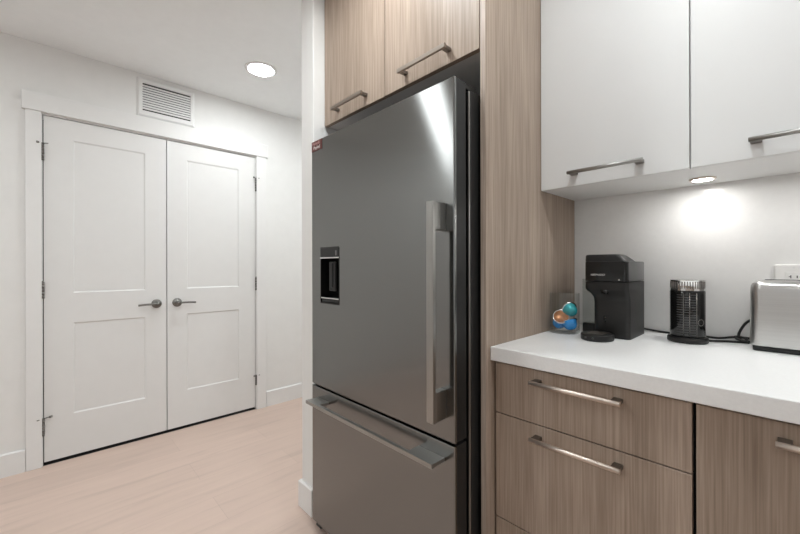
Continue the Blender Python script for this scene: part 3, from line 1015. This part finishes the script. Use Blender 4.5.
# section in YZ: rounded shoulders; ends rounded too
def sect(ins, x):
    z0, z1 = CT + 0.014, CT + 0.199 - ins * 0.9
    pts = rrect(TY0 + ins, z0, TY1 - ins, z1, (0.004, 0.004, 0.024, 0.024), 6)
    return [(x, y, z) for y, z in pts]
R = 0.026
xs = []
for k in range(7):
    a = PI / 2 * k / 6
    xs.append((R * (1 - math.sin(a)), TX0 + R * (1 - math.cos(a))))
loops = [sect(i, x) for i, x in xs] + [sect(i, TX0 + TX1 - x) for i, x in reversed(xs)]
loft(bm, loops)
sh = obj('shell', bm, 'shiny_steel', to, 40)
bm = new()
prism(bm, rrect(TX0 + 0.006, TY0 + 0.004, TX1 - 0.006, TY1 - 0.004, (0.012,) * 4, 5), CT + 0.0012, CT + 0.0142)
obj('base', bm, 'black', to)
bm = new()
front = rrect(TX0 + 0.018, CT + 0.020, TX1 - 0.018, CT + 0.176, (0.010,) * 4, 5)
loft(bm, [[(x, TY0 + 0.0005, z) for x, z in front], [(x, TY0 - 0.0015, z) for x, z in front]])
obj('front_plate', bm, 'shiny_steel', to)
bm = new()
box(bm, (TX0 + 0.03, (TY0 + TY1) / 2 - 0.016, CT + 0.1985), (TX1 - 0.03, (TY0 + TY1) / 2 + 0.016, CT + 0.2000), 0.0005, 1)
obj('slot', bm, 'void', to)
# ------------------------------------------------------------------ wall outlet
ox = 0.008
ou = thing('wall_outlet', 'white wall outlet on the backsplash behind the toaster', 'outlet', (ox, YB, 1.09))
bm = new()
pl = rrect(ox - 0.041, 1.031, ox + 0.041, 1.149, (0.005,) * 4, 4)
pl2 = rrect(ox - 0.038, 1.034, ox + 0.038, 1.146, (0.004,) * 4, 4)
loft(bm, [[(x, YB - 0.0003, z) for x, z in pl], [(x, YB - 0.004, z) for x, z in pl], [(x, YB - 0.007, z) for x, z in pl2]], smooth=False)
obj('plate', bm, 'plastic_white', ou)
bm = new(); box(bm, (ox - 0.0175, YB - 0.0085, 1.054), (ox + 0.0175, YB - 0.0065, 1.126), 0.001, 1)
rc = obj('receptacle', bm, 'plastic_white', ou)
for zc in (1.112, 1.072):
    bm = new()
    box(bm, (ox - 0.0070, YB - 0.0089, zc - 0.0045), (ox - 0.0052, YB - 0.0084, zc + 0.0045))
    box(bm, (ox - 0.0105, YB - 0.0089, zc - 0.0009), (ox - 0.0068, YB - 0.0084, zc + 0.0009))
    box(bm, (ox + 0.0055, YB - 0.0089, zc - 0.0036), (ox + 0.0078, YB - 0.0084, zc + 0.0036))
    cyl(bm, (ox, YB - 0.0089, zc - 0.012), (ox, YB - 0.0084, zc - 0.012), 0.0026, 12)
    obj('socket', bm, 'void', rc)
for z in (1.139, 1.041):
    bm = new(); cyl(bm, (ox, YB - 0.0076, z), (ox, YB - 0.0066, z), 0.003, 14)
    obj('screw', bm, 'cab_in', ou)

# ------------------------------------------------------------------ power cords
def cord(pts, r, label):
    bm = new(); tube(bm, pts, r)
    tag(obj('power_cord', bm, 'rubber'), label, 'power cord')
zc = CT + 0.0042
cord([(-0.375, 1.580, CT + 0.012), (-0.350, 1.587, CT + 0.008), (-0.31, 1.588, zc), (-0.25, 1.588, zc), (-0.20, 1.588, zc), (-0.16, 1.586, zc), (-0.125, 1.584, CT + 0.012), (-0.10, 1.583, CT + 0.0135), (-0.087, 1.584, CT + 0.0135)], 0.0036,
     'black power cord running along the wall from the coffee machine past the milk frother')
cord([(AX + 0.056, AY + 0.000, CT + 0.007), (-0.150, 1.525, zc), (-0.128, 1.540, zc), (-0.108, 1.548, zc), (-0.090, 1.556, CT + 0.006), (-0.098, 1.564, CT + 0.016), (-0.118, 1.560, CT + 0.018), (-0.112, 1.548, CT + 0.0125), (-0.094, 1.545, CT + 0.009), (-0.0855, 1.548, zc)], 0.0034,
     'black power cord coiled on the counter at the right foot of the milk frother')
cord([(-0.0835, 1.568, CT + 0.072), (-0.094, 1.568, CT + 0.062), (-0.105, 1.570, CT + 0.042), (-0.111, 1.570, CT + 0.022), (-0.107, 1.571, CT + 0.008), (-0.096, 1.572, zc), (-0.085, 1.573, zc)], 0.0036,
     'black power cord looping down behind the left end of the toaster')

# final positions on the worktop
cm.location.x += 0.004
cm.location.y -= 0.016
mf.location.y -= 0.018
mf.location.x += 0.004
